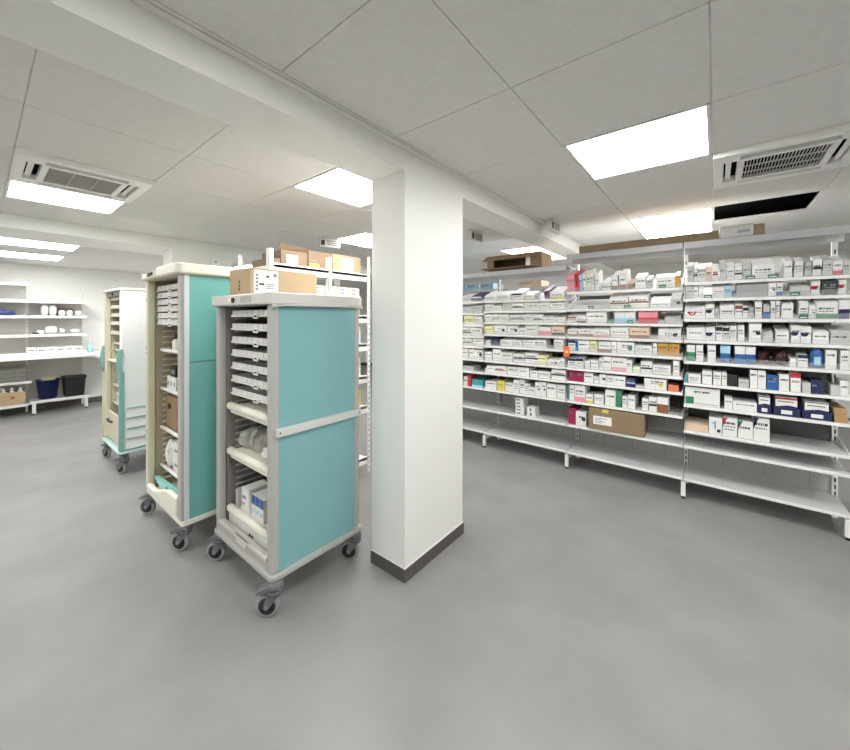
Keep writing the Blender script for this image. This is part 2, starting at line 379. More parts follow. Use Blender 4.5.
def carton(b, k, i, u0, u1, vt, base, acc, style, kind, depth):
    z, tilt = SH[b][k]; ta = math.radians(tilt)
    y0 = YF+.016; zz = z+.016*math.sin(ta)+.0012
    xa, xb = ony(u0, vt, y0)[0], ony(u1, vt, y0)[0]
    h = max(.018, (ony((u0+u1)/2, vt, y0)[2]-zz)/math.cos(ta))
    key = (b, k); xa = max(xa, PX0.get(key, BX[b][0]+.012)); xb = min(xb, BX[b][1]-.012)
    if xb-xa < .012: xb = xa+.015
    PX0[key] = xb+.003
    w = xb-xa; nm = 'medicine_carton'; catg = 'carton'
    up = (SH[b][k+1][0] if k+1 < len(SH[b]) else TOPZ[b])-z-.032
    h = min(h, up*math.cos(ta)*.97)
    d = depth or min(.26, max(.09, R.uniform(.12, .24)))
    m = MB(); noun = 'carton'
    M0 = mat(COL[base], .5)
    if kind == 'bag':
        m.blob(0, d*.5+.01, 0, w/2*.98, d*.5, h, mat(COL[base], .3), int(u0), .12); nm, noun, catg = 'wrapped_packet', 'wrapped packet', 'packet'
    elif kind == 'bottle':
        prof = [(w*.40, 0), (w*.47, h*.03), (w*.47, h*.7), (w*.43, h*.86), (w*.25, h*.95), (w*.22, h)]
        m.lathe(prof, 0, w*.47+.004, M0); m.box(-w*.22, w*.22, .0015, .02, h*.18, h*.62, mat(COL['lb'], .4)); nm, noun, catg = 'plastic_canister', 'rounded canister', 'canister'
    elif kind == 'tray':   # open display tray, its cut-away front lower than its sides
        W = .003
        m.box(-w/2, w/2, 0, W, 0, h*.42, M0); m.box(-w/2, w/2, d-W, d, 0, h, M0); m.box(-w/2, w/2, W, d-W, 0, W, M0)
        for sx in (-1, 1):
            xs = sorted((sx*w/2, sx*(w/2-W)))
            m.prism([(0, 0), (d, 0), (d, h), (d*.5, h), (0, h*.45)], 'x', xs[0], xs[1], M0)
        m.box(-w*.2, w*.2, -.0006, 0, h*.1, h*.3, PAPER)
        nm, noun, catg = 'display_tray', 'open display tray', 'tray'
    elif kind == 'flat':
        n = max(2, int(h/.012))
        for q in range(n): m.box(-w/2+R.uniform(0, .006), w/2-R.uniform(0, .006), R.uniform(0, .01), d-R.uniform(0, .01), h*q/n+.0005, h*(q+1)/n-.001, M0)
        nm, noun, catg = 'flat_carton', 'stack of flattened board', 'cardboard'
    else:
        m.box(-w/2, w/2, 0, d, 0, h, M0)
        if w > .15 and style != 'plain':      # a run of equal cartons: the joints between them
            for q in range(1, int(w/.065)): m.box(-w/2+w*q/int(w/.065)-.0007, -w/2+w*q/int(w/.065)+.0007, -.0005, d*.98, 0, h+.0004, INKL)
        if style not in ('plain',): print_front(m, w, h, acc, style)
    size = 'wide ' if w > .17 else 'tall ' if h > 1.5*w else 'low ' if h < .38*w else ''
    lab = f"{size}{NAMES[base]} {noun}"
    if kind == 'c' and style not in ('plain', 'type') and acc: lab += f" with {NAMES[acc]} {STYW[style]}"
    lab += f", {ORD[i]} from pillar, {shelfname(b, k)}, {BAYS_SHORT[b]}"
    jy = 0 if kind == 'tray' else R.choice((0, 0, .006, .012, .02))
    o = m.build(nm); o.location = ((xa+xb)/2, y0+jy*math.cos(ta), zz+jy*math.sin(ta)); o.rotation_euler = (ta, 0, 0)
    tag(o, lab, catg, f"stock on the {shelfname(b, k)} of the gondola {BAYS_SHORT[b]}")
    return o, w, h, d
# frames of the survey crops: name -> (u0, v0, scale)
FR = {'A': (680, 220, 8.333), 'B': (760, 220, 8.333), 'C': (680, 300, 8.333), 'D': (760, 300, 8.333), 'E': (680, 370, 8.333), 'G': (760, 370, 8.333),
      'H': (560, 240, 6.54), 'I': (560, 330, 6.25), 'J': (460, 240, 7.5), 'K': (460, 330, 6.25)}
ROWS = [
 (3, 9, 'A', '60 112 395 lg n type;118 145 405 w k stripe;150 212 415 w g top;215 268 400 be br type;272 320 400 w r stripe;330 384 380 lg g type;390 450 395 w g type;455 515 395 w n stripe;525 592 385 lg g type;600 788 375 w r type'),
 (3, 9, 'B', '200 265 350 w g type;285 355 345 w g type;375 430 365 lg g type;438 510 335 w k stripe;520 598 340 lg g type;602 682 345 w r band;690 742 340 lg g type'),
 (3, 8, 'A', '50 110 560 lg k type;114 150 548 w g type;162 196 600 w g plain;265 368 570 w lb type;372 430 555 lb b type;470 730 545 g g plain'),
 (3, 8, 'B', '68 130 530 w b dot;138 190 525 w b band;250 415 560 lg g plain;425 500 485 w r swirl;512 640 505 dg gr type;652 715 490 w r swirl'),
 (3, 7, 'C', '40 210 75 w r swirl;216 285 52 w n swirl;290 325 85 lg g type;332 452 60 w g type;458 520 50 w br top;526 570 72 w k top;576 615 80 lg g type;626 680 28 w g type;692 745 55 lg b half'),
 (3, 7, 'D', '88 122 5 w g type;130 166 2 w g type;180 275 42 w g type;325 400 25 w gr band;405 460 55 w gr dot;465 645 28 w gr band;648 742 10 w n half'),
 (3, 6, 'C', '55 210 240 w g type;212 292 240 w n swirl;300 352 228 w k top;356 412 235 w k top;416 470 225 w g type;480 536 222 w g type;575 676 195 w k dot'),
 (3, 6, 'D', '20 110 275 lg g plain;130 242 262 w g type;260 336 222 w n swirl;340 426 232 w n swirl;440 572 270 w k type;586 745 265 lg g type'),
 (3, 5, 'C', '56 126 378 w gr half;136 192 365 w k type;230 298 372 w g type;336 420 375 lb b half;458 542 385 w b half;546 630 380 w b half;648 755 425 m k bag'),
 (3, 5, 'D', '112 236 432 m r bag;250 305 490 w g plain;318 402 462 w n top;416 540 388 b lb bottle;545 636 408 w g type;672 745 412 w r type'),
 (3, 4, 'C', '40 172 622 w t left;186 266 592 w g type;278 342 600 w g type;348 390 602 w g type;396 476 625 k g plain;490 576 662 lg g type;586 645 585 w k type;650 716 590 w k type'),
 (3, 4, 'G', '60 154 45 b lb type;160 242 38 w r type;258 342 20 w r top;352 422 105 lg g plain;426 526 85 n lb type;592 670 130 lg g plain;676 745 92 w g type'),
 (3, 3, 'E', '36 332 132 w gr big;372 436 230 w n type;440 640 268 w g type'),
 (3, 3, 'G', '-30 98 210 n w tray;108 340 215 n w tray;350 606 262 n w tray;614 745 322 kr br flat'),
 (3, 2, 'E', '36 238 452 be br flat;242 352 400 w b pill;356 478 402 w r corner;484 608 432 w gr corner;612 748 395 w n corner'),
 (2, 9, 'H', '52 76 238 p r type;78 101 232 p r type;104 129 228 r p type;132 150 235 lb b type;153 172 230 w g type;176 200 226 pg gr type;204 222 225 w k type;230 252 225 w g type;276 332 285 w k stripe;342 380 238 w br band;388 432 232 w br band;440 480 292 br be type;492 560 252 w g type;566 600 262 lg g type;626 752 245 w g type;756 786 236 go br plain'),
 (2, 8, 'H', '330 446 378 w br stripe;450 578 372 w br stripe;590 720 412 w g type;724 792 388 lg k dot'),
 (2, 7, 'H', '50 106 505 w br top;110 168 500 w br band;174 304 478 w gr type;360 494 478 w lb half;516 640 470 p r half;684 790 515 lg g plain'),
 (2, 6, 'H', '50 112 588 w br band;116 212 590 w br band;216 326 590 w p band;332 450 580 w p type;456 586 580 be br band;645 790 590 w k dot'),
 (2, 5, 'I', '30 94 62 w n top;98 184 60 w b left;186 232 66 py y type;242 320 75 w br band;324 354 66 w g type;358 466 70 w gr dot;470 575 100 w g type;580 606 75 w g type;612 678 80 go br type;682 746 85 go br type'),
 (2, 4, 'I', '46 98 178 w n top;100 146 178 w n top;156 188 195 w g type;192 240 190 w g type;246 270 175 w g type;272 320 160 w g type;322 414 176 w p band;416 450 190 w k type;456 502 232 pg y plain;506 574 200 w k stripe;577 690 225 w g type;706 744 185 w g type'),
 (2, 3, 'I', '56 146 262 mg r type;150 206 268 w g type;210 240 292 w r type;245 286 266 w k dot;290 336 286 w g type;338 408 290 w g type;412 470 302 n lb stripe;472 524 346 lg g plain;526 666 302 w y dot;676 740 345 o r plain'),
 (2, 2, 'I', '36 86 342 w t left;92 156 346 w p band;162 206 402 w y band;214 270 406 w g type;282 346 376 w g type;350 384 380 gr t type;388 420 416 w t type;424 466 410 w g type;512 550 430 w k type;556 604 420 w k stripe;607 676 422 w br half'),
 (2, 1, 'I', '46 96 490 mg w type;98 162 512 w k dot'),
 (1, 9, 'J', '182 275 420 w p type;280 376 412 w g type;392 470 402 w n top;474 560 412 w y band;632 670 385 pu p type;676 782 392 w y band'),
 (1, 8, 'J', '166 250 490 w g type;252 312 496 w g type;320 384 468 lg g plain;390 480 480 w k stripe;488 592 472 w g type;600 672 475 w g type;678 784 475 w g type'),
 (1, 7, 'J', '176 240 566 w g type;244 304 565 w g type;308 370 566 w g type;376 482 570 w k stripe;490 552 566 w g type;556 622 568 w k stripe;626 720 584 w g type;726 784 590 w g type'),
 (1, 6, 'J', '178 256 652 py g type;260 350 648 w k dot;354 440 652 w k dot;444 492 668 w g type;496 582 646 w g type;586 682 660 w p half;688 784 655 be k band'),
 (1, 5, 'K', '140 188 66 w g type;192 246 52 n w type;250 316 64 w g type;320 386 66 w g type;390 460 66 w g type;464 538 66 w g type;590 646 56 w g type'),
 (1, 4, 'K', '142 200 138 w k type;204 256 116 w g type;258 326 142 w g type;330 396 152 w n stripe;402 486 146 w n stripe;490 540 162 py y type;546 620 186 w k dot;622 652 180 w g type'),
 (1, 3, 'K', '86 146 232 w g type;150 214 222 w p type;217 288 226 w o stripe;292 360 232 w g type;366 430 236 w g type;436 482 256 w g type;490 560 260 w g type;570 662 246 w k stripe'),
 (1, 2, 'K', '146 226 322 w g type;232 274 320 y py type;276 330 332 w g type;334 366 312 w k type;368 400 312 w k type;403 426 336 w g type;428 466 362 w g type;470 502 326 w k dot;504 536 326 w k dot;540 600 338 w k type;604 652 346 w r type'),
 (0, 9, 'J', '22 76 432 lg g type;80 156 430 n w top'),
 (0, 8, 'J', '20 90 510 lg g type;93 165 500 lg g type'),
 (0, 7, 'J', '32 100 566 py g type;106 165 580 w g type'),
 (0, 6, 'J', '22 58 655 w k stripe;62 86 652 w k stripe;90 165 660 w p type'),
 (0, 5, 'K', '20 76 52 w k stripe;80 140 52 w g type'),
 (0, 4, 'K', '12 52 118 w g type;55 88 108 w g type;91 140 126 w k dot'),
 (0, 3, 'K', '20 82 228 lg g type'),
 (0, 2, 'K', '20 44 292 w g type;46 66 286 r w type;74 140 312 t lb band'),
]
CNT = {}
for b, k, fr, txt in ROWS:
    u_, v_, sc = FR[fr]
    for e in txt.split(';'):
        a0, a1, at, base, acc, sty = e.split()
        i = CNT.get((b, k), 0); CNT[(b, k)] = i+1
        kind = sty if sty in ('bag', 'bottle', 'tray', 'flat') else 'c'
        st = sty if kind == 'c' else 'plain'; dep = None
        if sty in ('big', 'pill'): st = 'plain'
        if kind == 'tray': dep = .28
        if kind == 'flat': dep = .26
        if kind == 'bag': dep = .16
        o, w, h, d = carton(b, k, i, u_+float(a0)/sc, u_+float(a1)/sc, v_+float(at)/sc, base, acc, st, kind, dep)
        if sty == 'big':      # large carton with dark wording and a green block
            m = MB(); m.box(-w/2+.004, -w/2+.26*w, -.0016, -.0002, .06*h, .46*h, mat(COL['gr'], .5))
            x = -w*.24
            for q in (.05, .035, .05, .04, .05, .03, .0, .06, .04, .05, .03, .05):
                if q: m.box(x, x+q*w*.75, -.0016, -.0002, .73*h+R.uniform(-.008, .004), .80*h, INK)
                x += (q or .03)*w*.75+.006*w
            m.box(-.2*w, .45*w, -.0016, -.0002, .09*h, .12*h, INKL); m.build('print', o)
            o['label'] = 'large white carton with dark wording and a green corner block, lower end bay'
        if sty == 'pill':
            m = MB(); m.box(-.08*w, .0, -.0016, -.0002, .3*h, .78*h, mat(COL['b'], .5)); m.box(-.3*w, -.08*w, -.0016, -.0002, .6*h, .72*h, mat(COL['lb'], .5)); m.box(.1*w, .36*w, -.0016, -.0002, .12*h, .3*h, mat(COL['n'], .5)); m.build('print', o)
        if kind == 'tray' and a0 != '614':   # a white-fronted carton stands in each navy tray
            m = MB(); ww = w*.78; hh = h*.92; m.box(-ww/2, ww/2, 0, d*.55, 0, hh, mat(COL['w'], .5))
            for q in range(7): m.box(-ww*.4+q*ww*.11, -ww*.4+q*ww*.11+ww*.08, -.001, 0, hh*.72, hh*.78, INK)
            m.face([(-ww/2, -.001, hh*.42), (ww/2, -.001, hh*.42), (ww/2, -.001, hh*.5), (ww*.1, -.001, hh*.56), (-ww/2, -.001, hh*.46)], mat(COL['n'], .5))
            m.box(-ww/2, ww/2, -.001, 0, hh*(.92 if a0 != '108' else .86), hh*.97, mat(COL['n' if a0 != '108' else 'r'], .5))
            cc = m.build('medicine_carton'); cc.location = (o.location.x, o.location.y+.012, o.location.z+.0035)
            tag(cc, f"white carton with navy wave standing in the {('first','middle','last')[CNT[(b,k)]-4]} navy tray, end bay", 'carton', 'cartons in the navy trays')
            o['label'] = f"open navy display tray holding a white carton, {('first','middle','last')[CNT[(b,k)]-4]} of three, end bay"
        if fr in 'HA' and b >= 2 and k == 9 and float(a1) < 255 and b == 2:   # grey plastic film sleeve over the thin cases
            pass
# stack of small white cartons and loose pair on the low shelf of the second bay
def at_low(u, y=YF+.05): return ony(u, 400, y)[0]
xa, xb = at_low(514.5), at_low(520.5); z = .4315
for q in range(5):
    m = MB(); jx = R.uniform(-.004, .004); m.box(-.045, .045, 0, .13, 0, .034, mat(COL['w'], .5)); m.box(-.03, .01, -.0007, 0, .01, .02, INK); m.box(-.045, -.04, -.0005, .13, .0, .034, mat(COL['lg'], .5))
    o = m.build('medicine_carton', loc=(-1.60+jx, YF+.03, z)); z += .0345
    tag(o, f"small white carton, {['lowest','second','middle','fourth','topmost'][q]} of the pile of five, low shelf, second bay", 'carton', 'pile of five cartons on the low shelf')
for q, (x, w) in enumerate(((-1.47, .09), (-1.475, .085))):
    m = MB(); m.box(-w/2, w/2, 0, .12, 0, .048, mat(COL['w'], .5)); m.box(-.01, .004, -.0008, 0, .008, .04, INK)
    o = m.build('medicine_carton', loc=(x, YF+.025, .4315+q*.0485)); tag(o, f"white carton, {('lower','upper')[q]} of the pair beside the pile of five, low shelf", 'carton', 'pair of cartons on the low shelf')
# big cardboard box on the low shelf of the third bay
bx = thing('cardboard_box', 'large brown cardboard box with white label on the low gondola shelf', 'box', (-.905, YF-.02, .4345), None, .03)
m = MB(); w, d, h = .44, .3, .19
m.box(0, w, 0, d, 0, h, mat('#8f7a5f', .75, mottle=.05, mscale=9)); m.build('body', bx, bevel=.004)
m = MB(); m.box(.04, .19, -.001, 0, .05, .125, PAPER)
for q in range(4): m.box(.055, .055+R.uniform(.05, .12), -.0016, -.001, .062+q*.014, .067+q*.014, INKL)
m.build('shipping_label', bx)
m = MB(); m.box(.115, .165, -.002, 0, h-.028, h+.001, mat('#d9c55a', .5)); m.build('yellow_sticker', bx)['label'] = 'yellow sticker'
# open box lying on the top shelf of the second bay
bx = thing('cardboard_box', 'open brown cardboard box on its side on top of the gondola beside the pillar', 'box', (-1.99, YF+.05, 1.9685), None, 0)
m = MB(); w, d, h, q = .62, .30, .155, .005; KB = mat('#8a7256', .75, mottle=.05, mscale=9)
m.box(0, w, 0, d, 0, q, KB); m.box(0, w, 0, d, h-q, h, KB); m.box(0, q, 0, d, q, h-q, KB); m.box(w-q, w, 0, d, q, h-q, KB); m.box(q, w-q, d-q, d, q, h-q, KB)
m.box(q, .08, 0, q, q, h-q, KB); m.box(.5, w-q, 0, q, q, h-q, KB); m.build('body', bx)
m = MB(); m.raw([(-.03, -.06, h-.055), (w-.01, -.04, h-.05), (w, 0, h), (0, 0, h), (-.03, -.06, h-.050), (w-.01, -.04, h-.045), (w, 0, h+.004), (0, 0, h+.004)], [(0,1,2,3),(7,6,5,4),(0,4,5,1),(1,5,6,2),(2,6,7,3),(3,7,4,0)], KB); m.build('top_flap', bx)
m = MB(); m.raw([(-.05, -.07, .015), (w-.1, -.05, .012), (w-.05, 0, .0), (0, 0, 0), (-.05, -.07, .02), (w-.1, -.05, .017), (w-.05, 0, .005), (0, 0, .005)], [(0,1,2,3),(7,6,5,4),(0,4,5,1),(1,5,6,2),(2,6,7,3),(3,7,4,0)], KB); m.build('bottom_flap', bx)
m = MB(); m.box(.45, .5, .002, .02, q, h-q-.03, PAPER); m.build('inner_flap', bx)
# flattened carton and film roll on the top shelf
m = MB(); m.box(-1.0, .02, YF+.03, YF+.33, 2.0515, 2.118, KRAFTD); m.box(-1.0, .02, YF+.03-.0004, YF+.03, 2.083, 2.087, KRAFT)
tag(m.build('flattened_carton', bevel=.003), 'long flat brown carton lying along the gondola top shelf', 'cardboard')
t = thing('wrapped_roll', 'film wrapped brown carton end on the gondola top shelf, above the end bay', 'packet', (.03, YF+.03, 2.0525))
m = MB(); m.cbox(0, .25, 0, .3, 0, .082, KRAFT, .008); m.build('core', t)
m = MB(); m.cbox(-.005, .19, -.004, .304, .0, .09, mat('#b9b9b4', .25), .01); m.box(.10, .17, -.006, -.004, .03, .05, INKL); m.build('film_wrap', t)

# gondola's other side: seen over the top rows
t = thing('shelving_unit', 'far side gondola shelves glimpsed above the top rows of cartons', 'shelving', (0, 0, 0))
for z in (.2, .9, 1.80):
    m = MB(); m.box(-2.93, .69, 3.95, 4.32, z-.014, z, SHG); m.box(-2.93, .69, 4.32, 4.326, z-.03, z+.006, SHW); m.build('shelf', t)
for x in (-2.93, -2.01, -1.112, -.2, .66):
    m = MB(); m.box(x, x+.03, 3.93, 3.949, 0, 1.84, SHW); m.build('upright', t)
    m = MB(); m.box(x, x+.03, 4.28, 4.31, 0, .18, SHW); m.build('leg', t)
def plain_box(name, label, cat, x0, x1, y0, y1, z0, z1, mm, printed=None, group=None, bev=.002):
    m = MB(); m.box(0, x1-x0, 0, y1-y0, 0, z1-z0, mm)
    w, h = x1-x0, z1-z0
    if printed:
        m.box(w*.1, w*.6, -.0008, 0, h*.55, h*.68, printed); m.box(w*.1, w*.45, -.0008, 0, h*.3, h*.38, INKL)
    return tag(m.build(name, loc=(x0, y0, z0), bevel=bev), label, cat, group)
for q in range(4): plain_box('medicine_carton', f"light blue box on the far gondola shelf next to the pillar, {ORD[q]} along", 'carton', -2.9+q*.2, -2.72+q*.2, 3.97, 4.2, 1.8012, 1.87, mat(COL['lb'], .5), INK, 'light blue boxes behind the gondola')
plain_box('medicine_carton', 'beige box on the far gondola shelf under the open brown box', 'carton', -1.80, -1.52, 3.97, 4.2, 1.8012, 1.87, mat(COL['be'], .5), INKL)
plain_box('medicine_carton', 'pale grey box on the far gondola shelf above the end bay', 'carton', .03, .16, 3.97, 4.2, 1.8012, 1.94, mat(COL['lg'], .5), INK)
plain_box('medicine_carton', 'long white box behind the top row of the end bay, upper of two', 'carton', .18, .46, 3.97, 4.2, 1.872, 1.93, mat(COL['w'], .5), INK)
plain_box('medicine_carton', 'long white box behind the top row of the end bay, lower of two', 'carton', .18, .46, 3.97, 4.2, 1.8012, 1.871, mat(COL['w'], .5), INK)

# ---------------------------------------------------------------- ward trolleys
def rrect(x0, x1, y0, y1, r, n=5):
    pts = []
    for cx, cy, a0 in ((x1-r, y1-r, 0), (x0+r, y1-r, 90), (x0+r, y0+r, 180), (x1-r, y0+r, 270)):
        for i in range(n+1):
            a = math.radians(a0+90*i/n); pts.append((cx+r*math.cos(a), cy+r*math.sin(a)))
    return pts
RING = mat('#98999b', .5)
def caster(par, x, y, ang, pedal=RUB, lift=0):
    """swivel castor: stem and fork, wheel, brake pedal"""
    t = bpy.data.objects.new('caster', None); C.objects.link(t); t.parent = par; t.location = (x, y, 0); t.rotation_euler = (0, 0, ang); t.empty_display_size = .05
    m = MB(); m.cyl((0, 0, .132), (0, 0, .166+lift), .034, .034, RUB, 18); m.cyl((0, 0, .118), (0, 0, .134), .036, .036, RUB, 18)
    for sy in (-1, 1):
        ys = sorted((sy*.0175, sy*.0235))
        m.prism([(-.03, .122), (.03, .126), (.048, .066), (.040, .052), (.026, .05)], 'y', ys[0], ys[1], RUB)
    m.prism([(-.03, .112), (.034, .112), (.03, .124), (-.03, .124)], 'y', -.0235, .0235, RUB)
    m.cyl((.035, -.027, .0585), (.035, .027, .0585), .011, .011, CHROME, 12); m.build('fork', t)
    m = MB(); M = Matrix.Translation((.035, 0, .0585)) @ Matrix.Rotation(math.pi/2, 4, 'X')
    m.lathe([(.041, -.0135), (.05, -.0135), (.0565, -.009), (.0583, 0), (.0565, .009), (.05, .0135), (.041, .0135)], 0, 0, RING, 28, M)
    m.lathe([(.01, -.0148), (.041, -.0142), (.041, .0142), (.01, .0148)], 0, 0, RUBD, 24, M); m.build('wheel', t)
    m = MB(); m.prism([(-.036, .134), (-.03, .152), (.03, .156), (.066, .142), (.088, .122), (.08, .117), (.03, .128)], 'y', -.027, .027, pedal); m.build('brake_pedal', t, bevel=.004)
def slab(m, x0, x1, y0, y1, z0, z1, mm, r=.04): m.prism(rrect(x0, x1, y0, y1, r), 'z', z0, z1, mm)

def tray(par, x0, x1, y0, y1, z, h, mm, xl=None, ribs=8, nm='tray'):
    m = MB(); w = .003
    m.box(x0, x1, y0, y1, z, z+w, mm); m.box(x0, x1, y0, y0+w, z+w, z+h, mm); m.box(x0, x1, y1-w, y1, z+w, z+h, mm)
    m.box(x0, x0+w, y0+w, y1-w, z+w, z+h, mm); m.box(x1-w, x1, y0+w, y1-w, z+w, z+h, mm)
    m.box(x0-.006, x1+.006, y0-.005, y0, z-.002, z+.009, mm)
    for i in range(1, ribs):
        x = x0+(x1-x0)*i/ribs; m.box(x-.001, x+.001, y0+w, y1-w, z+w, z+h*.9, mm)
        m.box(x-.005, x+.005, y0-.0025, y0, z+.009, z+h, mm)
    for i in range(1, 4):
        y = y0+(y1-y0)*i/4; m.box(x0+w, x1-w, y-.001, y+.001, z+w, z+h*.8, mm)
    o = m.build(nm, par)
    if xl is not None:
        m = MB(); m.box(xl-.026, xl+.026, y0-.011, y0-.005, z-.012, z+.012, WHITEP); m.box(xl-.018, xl+.018, y0-.0116, y0-.011, z-.003, z+.006, INK); m.build('label_clip', o)
    return o
def pull_shelf(par, x0, x1, y0, y1, z, mm, r=.022, drop=.05):
    m = MB(); m.box(x0, x1, y0+r, y1, z-.028, z-.022, mm)
    m.cyl((x0, y0+r*.6, z-r), (x1, y0+r*.6, z-r), r, r, mm, 14)
    m.prism([(y0+r*.1, z-r), (y0+r*1.2, z-r), (y0+r*1.2, z-drop-r*.6), (y0+r*.6, z-drop-r*.6)], 'x', x0+.008, x1-.008, mm)
    return m.build('pull_out_shelf', par)

# --- nearest trolley, grey frame, teal sides
X0, X1, Y0, Y1 = -2.335, -1.682, .90, 1.458
t1 = thing('medicine_trolley', 'nearest teal sided tall trolley with grey frame and grey lid under a kraft box', 'trolley', ((X0+X1)/2, (Y0+Y1)/2, 0))
OX, OY = (X0+X1)/2, (Y0+Y1)/2
def L(m):                     # world survey points -> the trolley's own axes
    m.v = [(p[0]-OX, p[1]-OY, p[2]) for p in m.v]; return m
POSTS = ((X0, Y0), (X1-.05, Y0), (X0, Y1-.045), (X1-.05, Y1-.045))
for x, y in POSTS:
    m = MB(); m.cbox(x, x+.05, y, y+.045, .19, 1.515, GREYP, .012); L(m).build('corner_post', t1)
m = MB(); slab(m, X0-.02, X1+.028, Y0-.028, Y1+.02, 1.515, 1.574, GREYL, .05); 
n = 12; prof = [(Y0-.005+(Y1-Y0+.01)*i/n, 1.497+.016*math.sin(math.pi*i/n)**.5) for i in range(n+1)]+[(Y1+.005, 1.516), (Y0-.005, 1.516)]
m.prism(prof, 'x', X1+.001, X1+.027, GREYL); L(m); lid = m.build('lid', t1, bevel=.008)
m = MB(); m.box(-2.10, -2.05, Y0-.0295, Y0-.028, 1.535, 1.555, PAPER); m.cyl((-2.03, Y0-.028, 1.543), (-2.03, Y0-.036, 1.543), .014, .014, BLACK, 14); m.box(-1.95, -1.83, Y0-.0286, Y0-.028, 1.528, 1.56, GREYP); L(m).build('lock', lid)
m = MB()   # base frame
slab(m, X0-.01, X1+.022, Y0-.012, Y1+.012, .166, .19, GREYP, .03); L(m).build('base_frame', t1, bevel=.004)
for sx, xa, xb in ((1, X1-.006, X1-.002), (-1, X0+.002, X0+.006)):
    for z0, z1 in ((.895, 1.514), (.191, .855)):
        m = MB(); m.box(xa, xb, Y0+.04, Y1-.04, z0, z1, TEAL); L(m).build('side_panel', t1)
    xr = sorted((xb if sx > 0 else xa, (xb if sx > 0 else xa)+sx*.022))
    m = MB(); m.box(xr[0], xr[1], Y0+.02, Y1-.005, .862, .9, GREYL)
    for y in (Y0+.035, Y1-.02): m.cyl((xr[0]-.001, y, .881), (xr[1]+.001, y, .881), .005, .005, INK, 10)
    L(m).build('side_rail', t1, bevel=.004)
m = MB(); m.box(X0+.05, X1-.05, Y1-.02, Y1-.014, .19, 1.515, GREYP); L(m).build('back_panel', t1)
for xa, xb, sg in ((X0+.008, X0+.058, 1), (X1-.056, X1-.008, -1)):
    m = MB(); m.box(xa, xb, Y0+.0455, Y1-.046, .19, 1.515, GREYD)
    xi = xb if sg > 0 else xa
    for k in range(32):
        z = .235+k*.0388; xs = sorted((xi, xi+sg*.012)); m.box(xs[0], xs[1], Y0+.09, Y1-.06, z, z+.011, GREYP)
    L(m).build('runner_wall', t1)
m = MB(); m.box(X0+.05, X1-.05, Y0+.004, Y0+.03, .19, .256, GREYP); m.box(X0+.05, X1-.05, Y0-.002, Y0+.004, .24, .256, GREYL)
m.prism([(-2.07, .256), (-1.93, .256), (-1.95, .218), (-2.05, .218)], 'y', Y0-.004, Y0+.004, GREYL); L(m).build('shutter_door', t1)
m = MB(); m.box(X0+.062, X1-.062, Y0+.05, Y0+.056, .195, .29, WHITEP); m.box(-2.02, -2.0, Y0+.0495, Y0+.05, .235, .252, BLACK); m.box(-1.99, -1.972, Y0+.0495, Y0+.05, .235, .252, BLACK); L(m).build('drawer_front', t1)
for k in range(7):
    xa, xb, ya, yb, z = X0+.084, X1-.073, Y0+.06, Y1-.06, 1.455-.0765*k
    o = tray(t1, xa-OX, xb-OX, ya-OY, yb-OY, z, .036, TRAYM, -1.945-OX)
for z in (.95, .684, .345): pull_shelf(t1, X0+.088-OX, X1-.062-OX, Y0+.034-OY, Y1-.06-OY, z, CREAML)
for x, y, a in ((X0+.04, Y0+.02, 3.75), (X1+.016, Y0+.01, 3.85), (X0+.035, Y1-.045, 4.3), (X1-.0, Y1-.035, 3.8)): caster(t1, x-OX, y-OY, a)
# what lies on its pull-out shelves
def packet(x, y, z, rx, ry, h, mm, label, seed, group=None, cr=.14, rz=0.):
    m = MB(); m.blob(0, 0, 0, rx, ry, h, mm, seed, cr); o = m.build('wrapped_packet', loc=(x, y, z)); o.rotation_euler.z = rz
    return tag(o, label, 'packet', group)
FILM = mat('#c9c9c6', .25, spec=.7); FILM2 = mat('#b3b3b0', .3, spec=.7)
for q in range(6): packet(-2.225+q*.043, 1.065+.01*(q % 3), .663, .019, .07, .105+.015*(q % 2), (FILM, FILM2)[q % 2], f'film wrapped dressing pack, {ORD[q]} from the frame, middle shelf of the nearest trolley', q, 'upright packs on the nearest trolley', .22)
for q, (x, y) in enumerate(((-1.93, 1.05), (-1.83, 1.06))): packet(x, y, .6625, .045, .055, .065, PAPER, f"crumpled white pouch, {('inner', 'outer')[q]} of two, middle shelf of the nearest trolley", 20+q, None, .3)
packet(-2.0, 1.24, .663, .045, .03, .15, FILM, 'clear puffed bag behind the packs on the nearest trolley', 31, None, .2)
plain_box('folded_leaflet', 'grey folded paper pad standing on the lowest shelf of the nearest trolley', 'paper', -2.23, -2.20, .97, 1.1, .3235, .43, mat('#c4c4c2', .6))
plain_box('medicine_carton', 'white upright carton on the lowest shelf of the nearest trolley', 'carton', -2.16, -2.075, .975, 1.1, .3235, .46, mat(COL['w'], .5), INKL)
for q in range(3):
    m = MB(); m.box(0, .042, 0, .11, 0, .125, mat(COL['w'], .5)); m.box(0, .042, -.0007, 0, .075, .125, mat(COL['b'], .5)); m.box(.008, .034, -.001, 0, .03, .05, mat(COL['lb'], .5))
    tag(m.build('medicine_carton', loc=(-2.05+q*.046, .98, .3235)), f'white carton with blue top, {ORD[q]} from the white one, nearest trolley', 'carton', 'blue topped cartons on the nearest trolley')
plain_box('medicine_carton', 'dark grey tall carton at the back of the lowest trolley shelf', 'carton', -2.12, -1.98, 1.15, 1.25, .3235, .52, mat('#77767a', .5))
